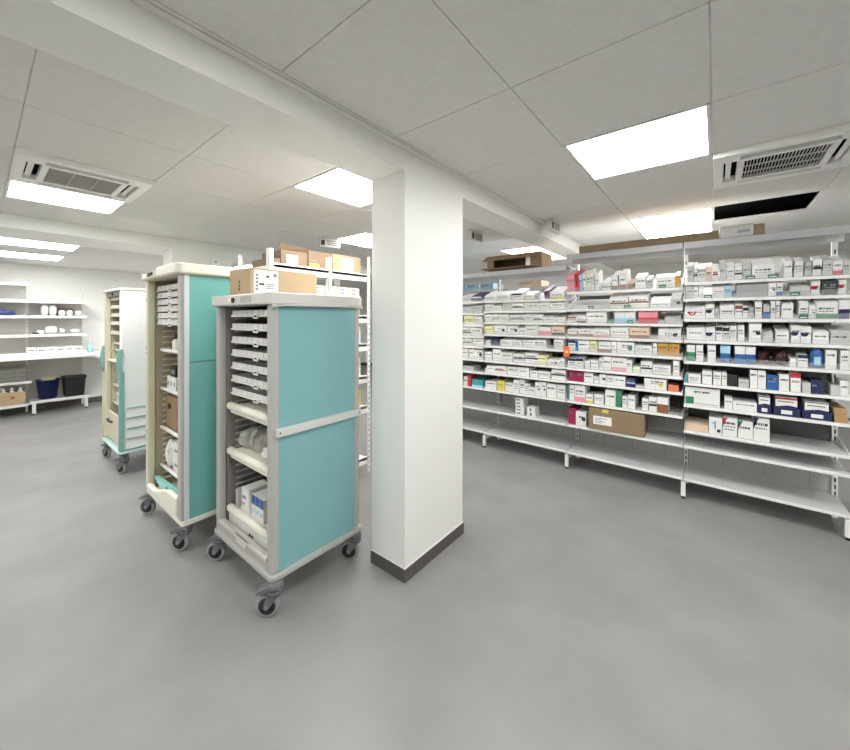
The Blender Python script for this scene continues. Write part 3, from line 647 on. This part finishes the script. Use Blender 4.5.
# box on the lid
bx = thing('cardboard_box', 'kraft cardboard box with large white shipping label on the nearest trolley lid', 'box', (-2.275, .955, 1.575))
m = MB(); w, d, h = .26, .43, .155; m.box(0, w, 0, d, 0, h, KRAFTL); m.build('body', bx, bevel=.003)
m = MB(); m.box(w, w+.001, .02, .165, .012, .145, PAPER); m.box(w+.001, w+.0016, .09, .11, .105, .115, BLACK); m.box(w+.001, w+.0016, .05, .08, .06, .07, BLACK); m.box(w+.001, w+.0016, .135, .155, .11, .13, INKL)
for q in range(5): m.box(w+.001, w+.0016, .03, .045, .03+q*.02, .042+q*.02, INKL)
for q in range(3): m.box(w+.001, w+.0016, .09, .14, .04+q*.012, .045+q*.012, INKL)
m.build('shipping_label', bx)
m = MB()
for q in range(3): m.box(.12, .135, -.001, 0, .03+q*.022, .045+q*.022, INK)
m.build('handling_mark', bx)

# --- second trolley, cream front, teal side
X0, X1, Y0, Y1 = -3.265, -2.535, .78, 1.30; OX, OY = (X0+X1)/2, (Y0+Y1)/2
t2 = thing('medicine_trolley', 'middle tall trolley with cream posts, cream lid and a teal side', 'trolley', (OX, OY, 0))
for x, y, mm in ((X0, Y0, CREAM), (X1-.065, Y0, GREYP), (X0, Y1-.05, CREAM), (X1-.065, Y1-.05, GREYP)):
    m = MB(); m.cbox(x, x+.065 if mm is GREYP else x+.055, y, y+(.032 if mm is GREYP and y < 1 else .05), .2, 1.715, mm, .012); L(m).build('corner_post', t2)
m = MB(); m.box(X1-.006, X1+.003, Y0+.018, Y0+.046, .2, 1.714, mat('#e2e6e6', .3)); L(m).build('edge_strip', t2, bevel=.002)
for xa, xb in ((X1-.008, X1-.003), (X0+.003, X0+.008)):
    for z0, z1 in ((1.174, 1.714), (.2, 1.168)):
        m = MB(); m.box(xa, xb, Y0+.034, Y1-.045, z0, z1, TEAL2); L(m).build('side_panel', t2)
m = MB(); slab(m, X0-.02, X1+.02, Y0-.03, Y1+.02, 1.715, 1.765, CREAM, .045)
slab(m, X0+.33, X1+.021, Y0-.031, Y1+.02, 1.72, 1.786, CREAML, .045); L(m); lid = m.build('lid', t2, bevel=.01)
m = MB(); m.prism([(-3.07, 1.735), (-2.98, 1.742), (-2.97, 1.756), (-3.05, 1.755)], 'y', Y0-.04, Y0-.03, BLACK); m.box(-3.2, -3.12, Y0-.0312, Y0-.03, 1.73, 1.755, PAPER); L(m).build('lock', lid)
m = MB(); slab(m, X0+.004, X1+.004, Y0+.004, Y1+.01, .168, .2, CREAML, .02); L(m).build('base_frame', t2, bevel=.004)
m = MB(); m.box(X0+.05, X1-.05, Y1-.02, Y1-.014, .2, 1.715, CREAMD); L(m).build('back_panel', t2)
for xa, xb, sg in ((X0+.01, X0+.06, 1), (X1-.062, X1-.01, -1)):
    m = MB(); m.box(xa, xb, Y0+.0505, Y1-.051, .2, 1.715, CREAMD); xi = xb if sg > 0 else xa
    for k in range(34):
        z = .25+k*.042; xs = sorted((xi, xi+sg*.012)); m.box(xs[0], xs[1], Y0+.09, Y1-.06, z, z+.012, CREAM)
    L(m).build('runner_wall', t2)
m = MB()
for z in (.62, 1.23, 1.58): m.cyl((X0+.026, Y0-.002, z), (X0+.026, Y0+.002, z), .008, .008, GREYD, 10)
m.box(X0, X0+.055, Y0-.001, Y0, 1.19, 1.194, GREYD); L(m).build('post_fittings', t2)
for k, z in enumerate((1.644, 1.595, 1.546, 1.498, 1.45, 1.405)): tray(t2, X0+.074-OX, X1-.077-OX, Y0+.056-OY, Y1-.06-OY, z-.004, .036, TRAYM, -2.9-OX, 7)
for z in (1.225, .94, .655, .376): pull_shelf(t2, X0+.066-OX, X1-.066-OX, Y0+.075-OY, Y1-.06-OY, z, WHITEP, .012, .012)
m = MB(); n = 14; top, bot = [], []
for i in range(n+1):
    f = i/n; x = X0+.06+(X1-X0-.13)*f; top.append((x, .25+.075*f-.02*math.sin(f*math.pi*2))); bot.append((x, .203+.004*f))
m.prism(top+bot[::-1], 'y', Y0-.006, Y0+.026, CREAML); L(m).build('door_bumper', t2, bevel=.01)
m = MB(); top, bot = [], []
for i in range(n+1):
    f = i/n; x = -3.17+.55*f; top.append((x, .30+.04*f-.008*math.sin(f*math.pi))); bot.append((x, .288+.012*f-.055*math.sin(f*math.pi)))
m.prism(top+bot[::-1], 'y', Y0+.03, Y0+.058, TEALL); m.cyl((-2.9, Y0+.03, .292), (-2.9, Y0+.027, .292), .011, .011, INK, 10); L(m).build('door_handle', t2, bevel=.008)
for x, y, a in ((X0+.03, Y0+.035, 3.75), (X1-.03, Y0+.035, 3.7), (X0+.04, Y1-.05, 3.3), (X1-.045, Y1-.05, 2.9)): caster(t2, x-OX, y-OY, a)
# contents of the middle trolley
m = MB(); m.lathe([(.026, 0), (.028, .004), (.028, .075), (.02, .085), (.014, .09), (.014, .093)], 0, 0, WHITEP); b_ = m.build('medicine_bottle', loc=(-3.05, .915, 1.2035)); tag(b_, 'white bottle with black cap on the middle trolley top shelf', 'bottle')
m = MB(); m.cyl((0, 0, .093), (0, 0, .125), .018, .018, BLACK, 16); m.build('cap', b_)
for q, (x, y) in enumerate(((-2.98, .93), (-2.93, .90))):
    m = MB(); m.lathe([(.018, 0), (.02, .003), (.02, .085), (.015, .1), (.015, .11)], 0, 0, mat('#c8d2d2', .15)); tag(m.build('glass_vial', loc=(x, y, 1.2035)), f"pale vial beside the white bottle, {('nearer to', 'farther from')[q]} it, middle trolley", 'vial')
packet(-3.06, 1.07, .9185, .085, .045, .20, clear('thin_bag', '#e8ecec', .55, .2), 'clear crumpled bag above the white cartons, middle trolley', 5, None, .2)
for q in range(3):
    m = MB(); m.box(0, .058, 0, .12, 0, .105, mat(COL['w'], .5)); m.box(.012, .04, -.0008, 0, .04, .07, INKL)
    tag(m.build('medicine_carton', loc=(-3.14+q*.062, .88, .9185)), f'white upright carton, {ORD[q]} of three in a row, middle trolley', 'carton', 'row of three cartons in the middle trolley')
m = MB(); m.box(0, .10, 0, .08, 0, .075, BLACK); m.box(.02, .08, -.0006, 0, .02, .05, INKL); tag(m.build('black_case', loc=(-3.08, .885, 1.0245)), 'small black case on top of white cartons, middle trolley', 'case')
bx = thing('cardboard_box', 'brown cardboard box with a hand hole on the third shelf of the middle trolley', 'box', (-3.185, .885, .6335))
m = MB(); m.box(0, .232, 0, .3, 0, .245, mat('#94795a', .75, mottle=.05, mscale=9)); m.build('body', bx, bevel=.003)
m = MB(); m.prism(rrect(.05, .11, .15, .19, .018), 'y', -.002, .0, BLACK); m.build('hand_hole', bx)
packet(-3.11, .92, .3545, .06, .055, .19, PAPER, 'crumpled white paper bag on the lowest shelf of the middle trolley', 11, None, .22)
for q in range(2):
    m = MB(); m.box(0, .15, 0, .14, 0, .1, mat(COL['w'], .5)); m.box(.03, .1, -.0008, 0, .04, .06, INKL); tag(m.build('medicine_carton', loc=(-3.03, .885, .3545+q*.101)), f"white carton, {('lower', 'upper')[q]} of a pair on the lowest shelf, middle trolley", 'carton')

# --- far trolley, cream and white with aqua bumper rail
X0, X1, Y0, Y1 = -4.86, -4.2, .82, 1.36; OX, OY = (X0+X1)/2, (Y0+Y1)/2
AQ = mat('#86b0ad', .4)
t3 = thing('medicine_trolley', 'farthest trolley, cream and white with an aqua handle post and ribbed lower side', 'trolley', (OX, OY, 0))
for x, y, mm in ((X0, Y0, CREAM), (X1-.05, Y0, WHITEP), (X0, Y1-.05, CREAM), (X1-.05, Y1-.05, WHITEP)):
    m = MB(); m.cbox(x, x+.05, y, y+.05, .24, 1.70, mm, .012); L(m).build('corner_post', t3)
m = MB(); m.box(X1-.008, X1+.001, Y0+.01, Y1-.02, .62, 1.7, WHITEP); L(m).build('side_panel', t3, bevel=.003)
m = MB(); prof = []
for k in range(4):
    z = .24+k*.095; prof += [(X1, z), (X1+.012, z+.008), (X1+.004, z+.09)]
prof += [(X1-.008, .62), (X1-.008, .24)]
m.prism(prof, 'y', Y0+.04, Y1-.03, WHITEP)
for k in range(5): m.box(X1-.006, X1+.014, Y0+.045, Y1-.035, .238+k*.095, .243+k*.095, AQ)
L(m).build('ribbed_panel', t3)
m = MB(); m.box(X0+.002, X0+.008, Y0+.05, Y1-.05, .24, 1.7, CREAM); L(m).build('side_panel', t3)
m = MB(); slab(m, X0-.008, X1+.008, Y0-.012, Y1+.01, 1.70, 1.72, CREAML, .03); L(m).build('lid', t3, bevel=.006)
m = MB(); slab(m, X0-.015, X1+.02, Y0-.02, Y1+.02, .205, .232, mat('#b5d3cf', .4), .04); L(m).build('base_bumper', t3, bevel=.01)
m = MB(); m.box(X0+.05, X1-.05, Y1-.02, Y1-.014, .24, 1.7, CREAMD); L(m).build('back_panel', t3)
for xa, xb in ((X0+.01, X0+.055), (X1-.055, X1-.01)):
    m = MB(); m.box(xa, xb, Y0+.051, Y1-.051, .24, 1.7, CREAM); L(m).build('runner_wall', t3)
for sx, xx in ((1, X1-.002), (-1, X0)):
    m = MB(); xs = sorted((xx, xx+sx*.016)); m.cbox(xs[0], xs[1], Y0-.016, Y0+.026, .236, .95, AQ if sx > 0 else CREAM, .006)
    prof = []
    for i in range(11): prof.append((Y0-.012-.022*math.sin(math.pi*i/10), .9+.26*i/10))
    for i in range(10, -1, -1): prof.append((Y0+.016-.008*math.sin(math.pi*i/10), .9+.26*i/10))
    xs = sorted((xx, xx+sx*.02)); m.prism(prof, 'x', xs[0], xs[1], AQ); L(m).build('handle_post', t3)
for k, z in enumerate((1.65, 1.57, 1.49, 1.41, 1.315)): tray(t3, X0+.062-OX, X1-.06-OX, Y0+.04-OY, Y1-.06-OY, z-.03, .032, mat('#dcd9cc', .45), None, 6)
for z in (1.205, 1.135, .78, .60): pull_shelf(t3, X0+.062-OX, X1-.062-OX, Y0+.06-OY, Y1-.06-OY, z, mat('#dcd9cc', .45), .012, .012)
pull_shelf(t3, X0+.056-OX, X1-.056-OX, Y0+.02-OY, Y1-.06-OY, 1.04, CREAML, .016, .02)
m = MB(); m.box(X0+.056, X1-.056, Y0+.015, Y0+.03, .25, .52, CREAM); L(m); dr = m.build('drawer_front', t3, bevel=.004)
m = MB(); m.tube([(-4.72, Y0+.0, .44), (-4.62, Y0-.012, .44), (-4.54, Y0+.0, .44)], .01, INK); L(m).build('handle', dr)
m = MB(); m.box(X0+.055, X1-.055, Y0+.01, Y0+.03, 1.655, 1.698, GREYD); m.cyl((-4.55, Y0+.01, 1.677), (-4.55, Y0, 1.677), .012, .012, BLACK, 10); L(m).build('lock_bar', t3)
for x, y, a in ((X0-.02, Y0+.04, 3.5), (X1-.07, Y0+.04, 3.55), (X0+.05, Y1-.05, 3.2), (X1-.05, Y1-.05, 2.6)): caster(t3, x-OX, y-OY, a, RUB, .039)
for q in range(4): plain_box('medicine_carton', f'pale carton, {ORD[q]} along the lower open shelf of the farthest trolley', 'carton', -4.76+q*.12, -4.66+q*.12, .9, 1.05, .7585, .86, mat(COL['lg'], .5), INKL, 'cartons in the farthest trolley')
for q in range(3): plain_box('medicine_carton', f'white carton, {ORD[q]} along the shelf over the drawer of the farthest trolley', 'carton', -4.76+q*.15, -4.63+q*.15, .9, 1.05, .5785, .69, mat(COL['w'], .5), INKL, 'cartons in the farthest trolley')

# ---------------------------------------------------------------- white perforated rack behind the trolleys
XR = -2.54; RY = (1.34, 1.86, 2.335); RD = .5
t = thing('storage_rack', 'white perforated angle rack behind the nearest trolley with boxes on top', 'rack', (0, 0, 0))
for y, zt in zip(RY, (1.96, 1.96, 2.02)):
    for x, sg in ((XR-.04, 1), (XR-RD, -1)):
        m = MB(); m.box(x, x+.04, y-.003 if y > 2 else y, y+.001 if y > 2 else y+.004, 0, zt, SHW); xf = x+.036 if sg > 0 else x
        m.box(xf, xf+.004, y-.035 if y > 2 else y, y if y > 2 else y+.035, 0, zt, SHW)
        xo = XR if sg > 0 else XR-RD-.0006
        n = int(zt/.05)
        for i in range(n): m.box(xo, xo+.0006, y-.021 if y > 2 else y+.013, y-.013 if y > 2 else y+.021, .03+i*.05, .052+i*.05, GREYD)
        m.build('post', t)
RZ = (.14, .62, .90, 1.20, 1.46, 1.845)
for z in RZ:
    m = MB(); m.box(XR-RD+.006, XR-.0045, RY[0]+.036, RY[2]-.036, z-.02, z, SHW); m.box(XR-.012, XR-.0045, RY[0]+.036, RY[2]-.036, z-.06, z+.012, SHW); m.build('shelf', t)
def rbox(label, y0, y1, z, h, mm, depth=.3, lab=None, name='cardboard_box', cat='box', flap=0, x=None):
    x = XR-.046 if x is None else x
    bx = thing(name, label, cat, (x, y0, z+.0008)); m = MB(); m.box(-depth, 0, 0, y1-y0, 0, h, mm); m.build('body', bx, bevel=.002)
    if lab:
        m = MB(); W = y1-y0; m.box(0, .001, W*lab[0], W*lab[1], h*lab[2], h*lab[3], lab[4] if len(lab) > 4 else PAPER)
        for q in range(3): m.box(.001, .0016, W*(lab[0]+.05), W*(lab[1]-.06-q*.03), h*(lab[2]+.12+q*.14), h*(lab[2]+.17+q*.14), INKL)
        m.build('label', bx)
    if flap:
        m = MB(); W = y1-y0; m.raw([(-.003, 0, h), (-.003, W, h), (.02, W*.95, h+flap), (.02, -.03, h+flap*1.6), (-.008, 0, h), (-.008, W, h), (.015, W*.95, h+flap), (.015, -.03, h+flap*1.6)], [(0,1,2,3),(7,6,5,4),(0,4,5,1),(1,5,6,2),(2,6,7,3),(3,7,4,0)], mm); m.build('top_flap', bx)
    return bx
rbox('flat brown box low on the rack top, at the trolley end', 1.38, 1.455, 1.845, .055, KRAFTD, .3)
rbox('open brown box with raised flap and white label on the rack top', 1.46, 1.69, 1.845, .125, KRAFT, .3, (.2, .62, .12, .75), flap=.03)
rbox('brown box with yellow sticker on the rack top between two others', 1.70, 1.93, 1.845, .155, KRAFT, .32, (.05, .45, .05, .32, mat('#d8cf3a', .5)))
rbox('kraft box with big white printed label on the rack top beside the pillar', 1.94, 2.255, 1.845, .16, KRAFTL, .32, (.3, .72, .1, .85))
for q in range(4): rbox(f'pale yellow carton under the rack top, {ORD[q]} from the pillar', 2.12-q*.13, 2.24-q*.13, 1.46, .26, mat('#e6e4d2', .5), .3, (.2, .7, .5, .8), 'storage_carton', 'carton')
for k, z in enumerate((1.2, .9, .62)):
    for q in range(5):
        for r in range(2):
            cc = mat('#d7b54a', .5) if (z == .62 and q < 2) else mat(COL[R.choice(('w', 'w', 'lg', 'w', 'lb'))], .5)
            rbox(f"{'yellow' if z == .62 and q < 2 else 'pale'} carton, {('lower', 'upper')[r]} layer, {ORD[q]} from the pillar, {('upper', 'middle', 'lower')[k]} rack shelf", 2.165-q*.10, 2.255-q*.10, z+r*.0825, .08, cc, .25, (.15, .75, .25, .75, mat(COL[R.choice(('lg', 'k', 'g', 'be'))], .5)), 'storage_carton', 'carton')
rbox('grey carton on the bottom shelf of the white rack', 2.0, 2.24, .14, .2, mat(COL['lg'], .5), .3, (.2, .6, .4, .8), 'storage_carton', 'carton')

# ---------------------------------------------------------------- far wall shelving, worktop and bins
XS = -7.92
t = thing('wall_shelving', 'white wall shelving along the far wall over and under the worktop', 'shelving', (0, 0, 0))
for y in (-.42, .49, 1.12):
    m = MB(); m.box(XW+.002, XW+.03, y-.014, y+.014, 0, 1.95, SHW)
    for i in range(36): m.box(XW+.03, XW+.031, y-.0025, y+.0025, .1+i*.05, .13+i*.05, GREYD)
    m.build('upright', t)
def wsh(y0, y1, z, xf=XS, nm='shelf'):
    m = MB(); m.box(XW+.032, xf, y0, y1, z-.014, z, SHG); m.box(xf, xf+.005, y0, y1, z-.035, z+.004, SHW); return m.build(nm, t)
for z in (1.705, 1.475, 1.195): wsh(-.42, .485, z); wsh(.495, 1.12, z)
wsh(-.42, .485, 1.955)
wsh(.495, 1.12, .92); wsh(-.42, .485, .92); wsh(-.42, .52, .51); wsh(-.42, .485, .175); wsh(.495, 1.14, .205, -7.88)
m = MB(); m.box(XW+.002, XW+.01, -.42, 1.12, .2, 1.70, mat('#d0cdc6', .6)); m.build('back_panel', t)
for y in (.55, 1.12):
    m = MB(); m.box(-7.91, -7.882, y-.03, y+.01, .02, .17, SHW); m.box(-7.906, -7.886, y-.025, y+.005, 0, .02, BLACK); m.build('leg', t)
t = thing('worktop', 'white L shaped worktop running under the far wall shelves', 'worktop', (0, 0, 0))
m = MB(); m.box(-7.9, -7.55, -.6, 1.14, .85, .885, SHW); m.box(-8.26, -6.2, 1.14, 1.75, .85, .885, SHW); m.build('top', t)
for x, y in ((-6.25, 1.70), (-6.25, 1.2), (-8.2, 1.7), (-7.6, -.5)):
    m = MB(); m.box(x-.02, x+.02, y-.02, y+.02, 0, .85, SHW); m.build('leg', t)
def wbox(name, label, cat, y0, y1, z, h, mm, depth=.18, lab=None, group=None, x=-7.96):
    m = MB(); m.box(-depth, 0, 0, y1-y0, 0, h, mm)
    if lab: m.box(0, .001, (y1-y0)*.2, (y1-y0)*.8, h*.3, h*.6, lab)
    return tag(m.build(name, loc=(x, y0, z+.001), bevel=.004), label, cat, group)
def wpack(label, y0, y1, z, h, mm, seed, group=None):
    m = MB(); m.blob(0, 0, 0, .09, (y1-y0)/2, h, mm, seed, .07); return tag(m.build('wrapped_packet', loc=(-8.06, (y0+y1)/2, z+.001)), label, 'packet', group)
G = 'white packs on the far wall shelves'
m = MB(); m.blob(0, 0, 0, .1, .17, .09, mat('#39447e', .5), 3, .05); tag(m.build('folded_pouch', loc=(-8.06, .2, 1.476)), 'navy domed pouch on the far wall shelf', 'pouch')
for q, (a, b_, h) in enumerate(((.62, .70, .17), (.705, .79, .17), (.81, .89, .09), (.90, .975, .09), (1.0, 1.08, .085))):
    wpack(f'white wrapped pack on the second far shelf down, {ORD[q]} from the navy pouch', a, b_, 1.475, h, PAPER, q, G)
wbox('storage_carton', 'flat reddish brown box behind the white packs on the far shelf', 'carton', .8, 1.0, 1.475, .12, mat('#8d6a64', .6), .1, None, None, -8.16)
for q, (a, b_, h, mm) in enumerate(((.57, .66, .06, PAPER), (.665, .80, .12, PAPER), (.81, .885, .085, mat('#d5d3cc', .5)), (.93, 1.06, .07, mat('#d9d8e2', .5)))):
    wpack(f'pale soft pack on the third far shelf down, {ORD[q]} along', a, b_, 1.195, h, mm, 10+q, G)
m = MB(); m.prism([(0, 0), (.14, 0), (.12, .03), (.03, .03)], 'y', 0, .06, BLACK); tag(m.build('stapler', loc=(-8.08, .53, 1.196)), 'small black stapler at the end of the pale packs, far shelf', 'stapler')
for q in range(6):
    wbox('storage_carton', f'white open topped box on the far worktop shelf, {ORD[q]} from the navy pouch side', 'carton', .47+q*.102, .565+q*.102, .92, .075, (PAPER, mat('#d9dade', .5))[q % 2], .2, INKL, 'white boxes in a row over the far worktop', -7.95)
b_ = thing('pump_bottle', 'pale aqua pump bottle at the end of the far worktop shelf', 'bottle', (-7.93, 1.165, .886))
m = MB(); m.lathe([(.032, 0), (.036, .01), (.036, .12), (.02, .145), (.014, .15)], 0, 0, mat('#9fd0cc', .3)); m.build('body', b_)
m = MB(); m.cyl((0, 0, .15), (0, 0, .18), .008, .008, PAPER); m.box(-.012, .04, -.01, .01, .18, .195, PAPER); m.build('pump', b_)
# under the worktop
def bin_(label, yc, z, ry, h, mm, name, square=False):
    b2 = thing(name, label, 'bin', (-8.03, yc, z+.001)); m = MB()
    if not square:
        m.lathe([(ry*.72, 0), (ry*.95, h), (ry*1.06, h), (ry*1.06, h-.03), (ry*.99, h-.03)][:3]+[(ry*1.06, h-.012), (ry*.9, h-.012), (ry*.70, .01)], 0, 0, mm, 24)
    else:
        P = rrect(-ry*.82, ry*.82, -ry*.85, ry*.85, .03); Q = rrect(-ry, ry, -ry, ry, .035); n = len(P)
        m.raw([(*p, 0) for p in P]+[(*p, h) for p in Q], [(i, (i+1) % n, n+(i+1) % n, n+i) for i in range(n)], mm, True); m.face([(*p, .004) for p in P], mm)
        Q2 = rrect(-ry*1.07, ry*1.07, -ry*1.07, ry*1.07, .04)
        m.prism(Q2, 'z', h-.035, h-.0, mm)
    m.build('body', b2); return b2
bin_('round navy blue bin of paper waste on the low far shelf', .695, .205, .135, .29, mat('#20265e', .5), 'waste_bin')
m = MB(); m.blob(0, 0, 0, .085, .085, .1, mat('#d8cfb0', .7), 9, .2); tag(m.build('crumpled_paper', loc=(-8.03, .695, .445)), 'crumpled cream paper heaped in the navy bin', 'paper')
bin_('square black plastic bin beside the navy one, low far shelf', .985, .205, .13, .31, mat('#121214', .5), 'waste_bin', True)
t = thing('wire_basket', 'grey wire basket under the far worktop above the kraft box', 'basket', (-8.1, .24, .512))
m = MB()
for z in (0, .06, .12, .18, .22):
    for sx in (-.13, .13): m.box(sx-.002, sx+.002, -.25, .24, z, z+.005, GREYD)
for i in range(26):
    for sx in (-.13, .13): m.box(sx-.0015, sx+.0015, -.25+i*.0195, -.247+i*.0195, 0, .225, GREYD)
for i in range(14): m.box(-.13, .13, -.25+i*.0375, -.247+i*.0375, 0, .003, GREYD)
m.build('wire_mesh', t)
m = MB(); m.box(-.12, .12, -.24, .23, .006, .19, mat('#b9b9b4', .5)); tag(m.build('folded_stock', loc=(-8.1, .24, .512)), 'grey folded stock filling the wire basket under the far worktop', 'stock')
t = thing('cardboard_box', 'open kraft box holding clear bottles on the bottom far shelf', 'box', (-8.05, .2, .176))
m = MB(); k = .004; hh = .19
m.box(-.12, .12, 0, .255, 0, k, KRAFTL); m.box(-.12, -.12+k, 0, .255, k, hh, KRAFTL); m.box(.12-k, .12, 0, .255, k, hh, KRAFTL); m.box(-.12+k, .12-k, 0, k, k, hh, KRAFTL); m.box(-.12+k, .12-k, .255-k, .255, k, hh, KRAFTL)
m.build('body', t); m = MB(); m.box(.12, .1206, .11, .15, .09, .13, mat('#b0643f', .6)); m.build('print', t)
for q in range(3):
    for r in range(2):
        b2 = thing('plastic_bottle', f"clear bottle in the kraft far box, {('front', 'back')[r]} row, {ORD[q]} from the aisle", 'bottle', (-7.995-.09*r, .247+q*.081, .181), 'clear bottles in the kraft box')
        m = MB(); m.lathe([(.033, 0), (.036, .01), (.036, .17), (.02, .2), (.014, .215)], 0, 0, mat('#c9cccc', .15), 14); m.build('body', b2); m = MB(); m.cyl((0, 0, .215), (0, 0, .232), .017, .017, PAPER, 12); m.build('cap', b2)

# ---------------------------------------------------------------- camera and world
cam = bpy.data.cameras.new('camera'); co = bpy.data.objects.new('camera', cam); C.objects.link(co)
co.location = (0, 0, EYE); co.rotation_euler = (math.pi/2, 0, YAW)
cam.sensor_width = 36; cam.lens = 36*F/850; cam.shift_y = -(375-V0)/850; cam.clip_end = 60; cam.clip_start = .02
S = bpy.context.scene; S.camera = co
w = bpy.data.worlds.new('world'); S.world = w; w.use_nodes = True
w.node_tree.nodes['Background'].inputs['Color'].default_value = (.8, .82, .85, 1); w.node_tree.nodes['Background'].inputs['Strength'].default_value = .2
S.view_settings.view_transform = 'Standard'; S.view_settings.look = 'None'; S.view_settings.gamma = 1; S.view_settings.use_curve_mapping = False
S.view_settings.exposure = 0.1
S.cycles.max_bounces = 10; S.cycles.diffuse_bounces = 6; S.cycles.transparent_max_bounces = 16
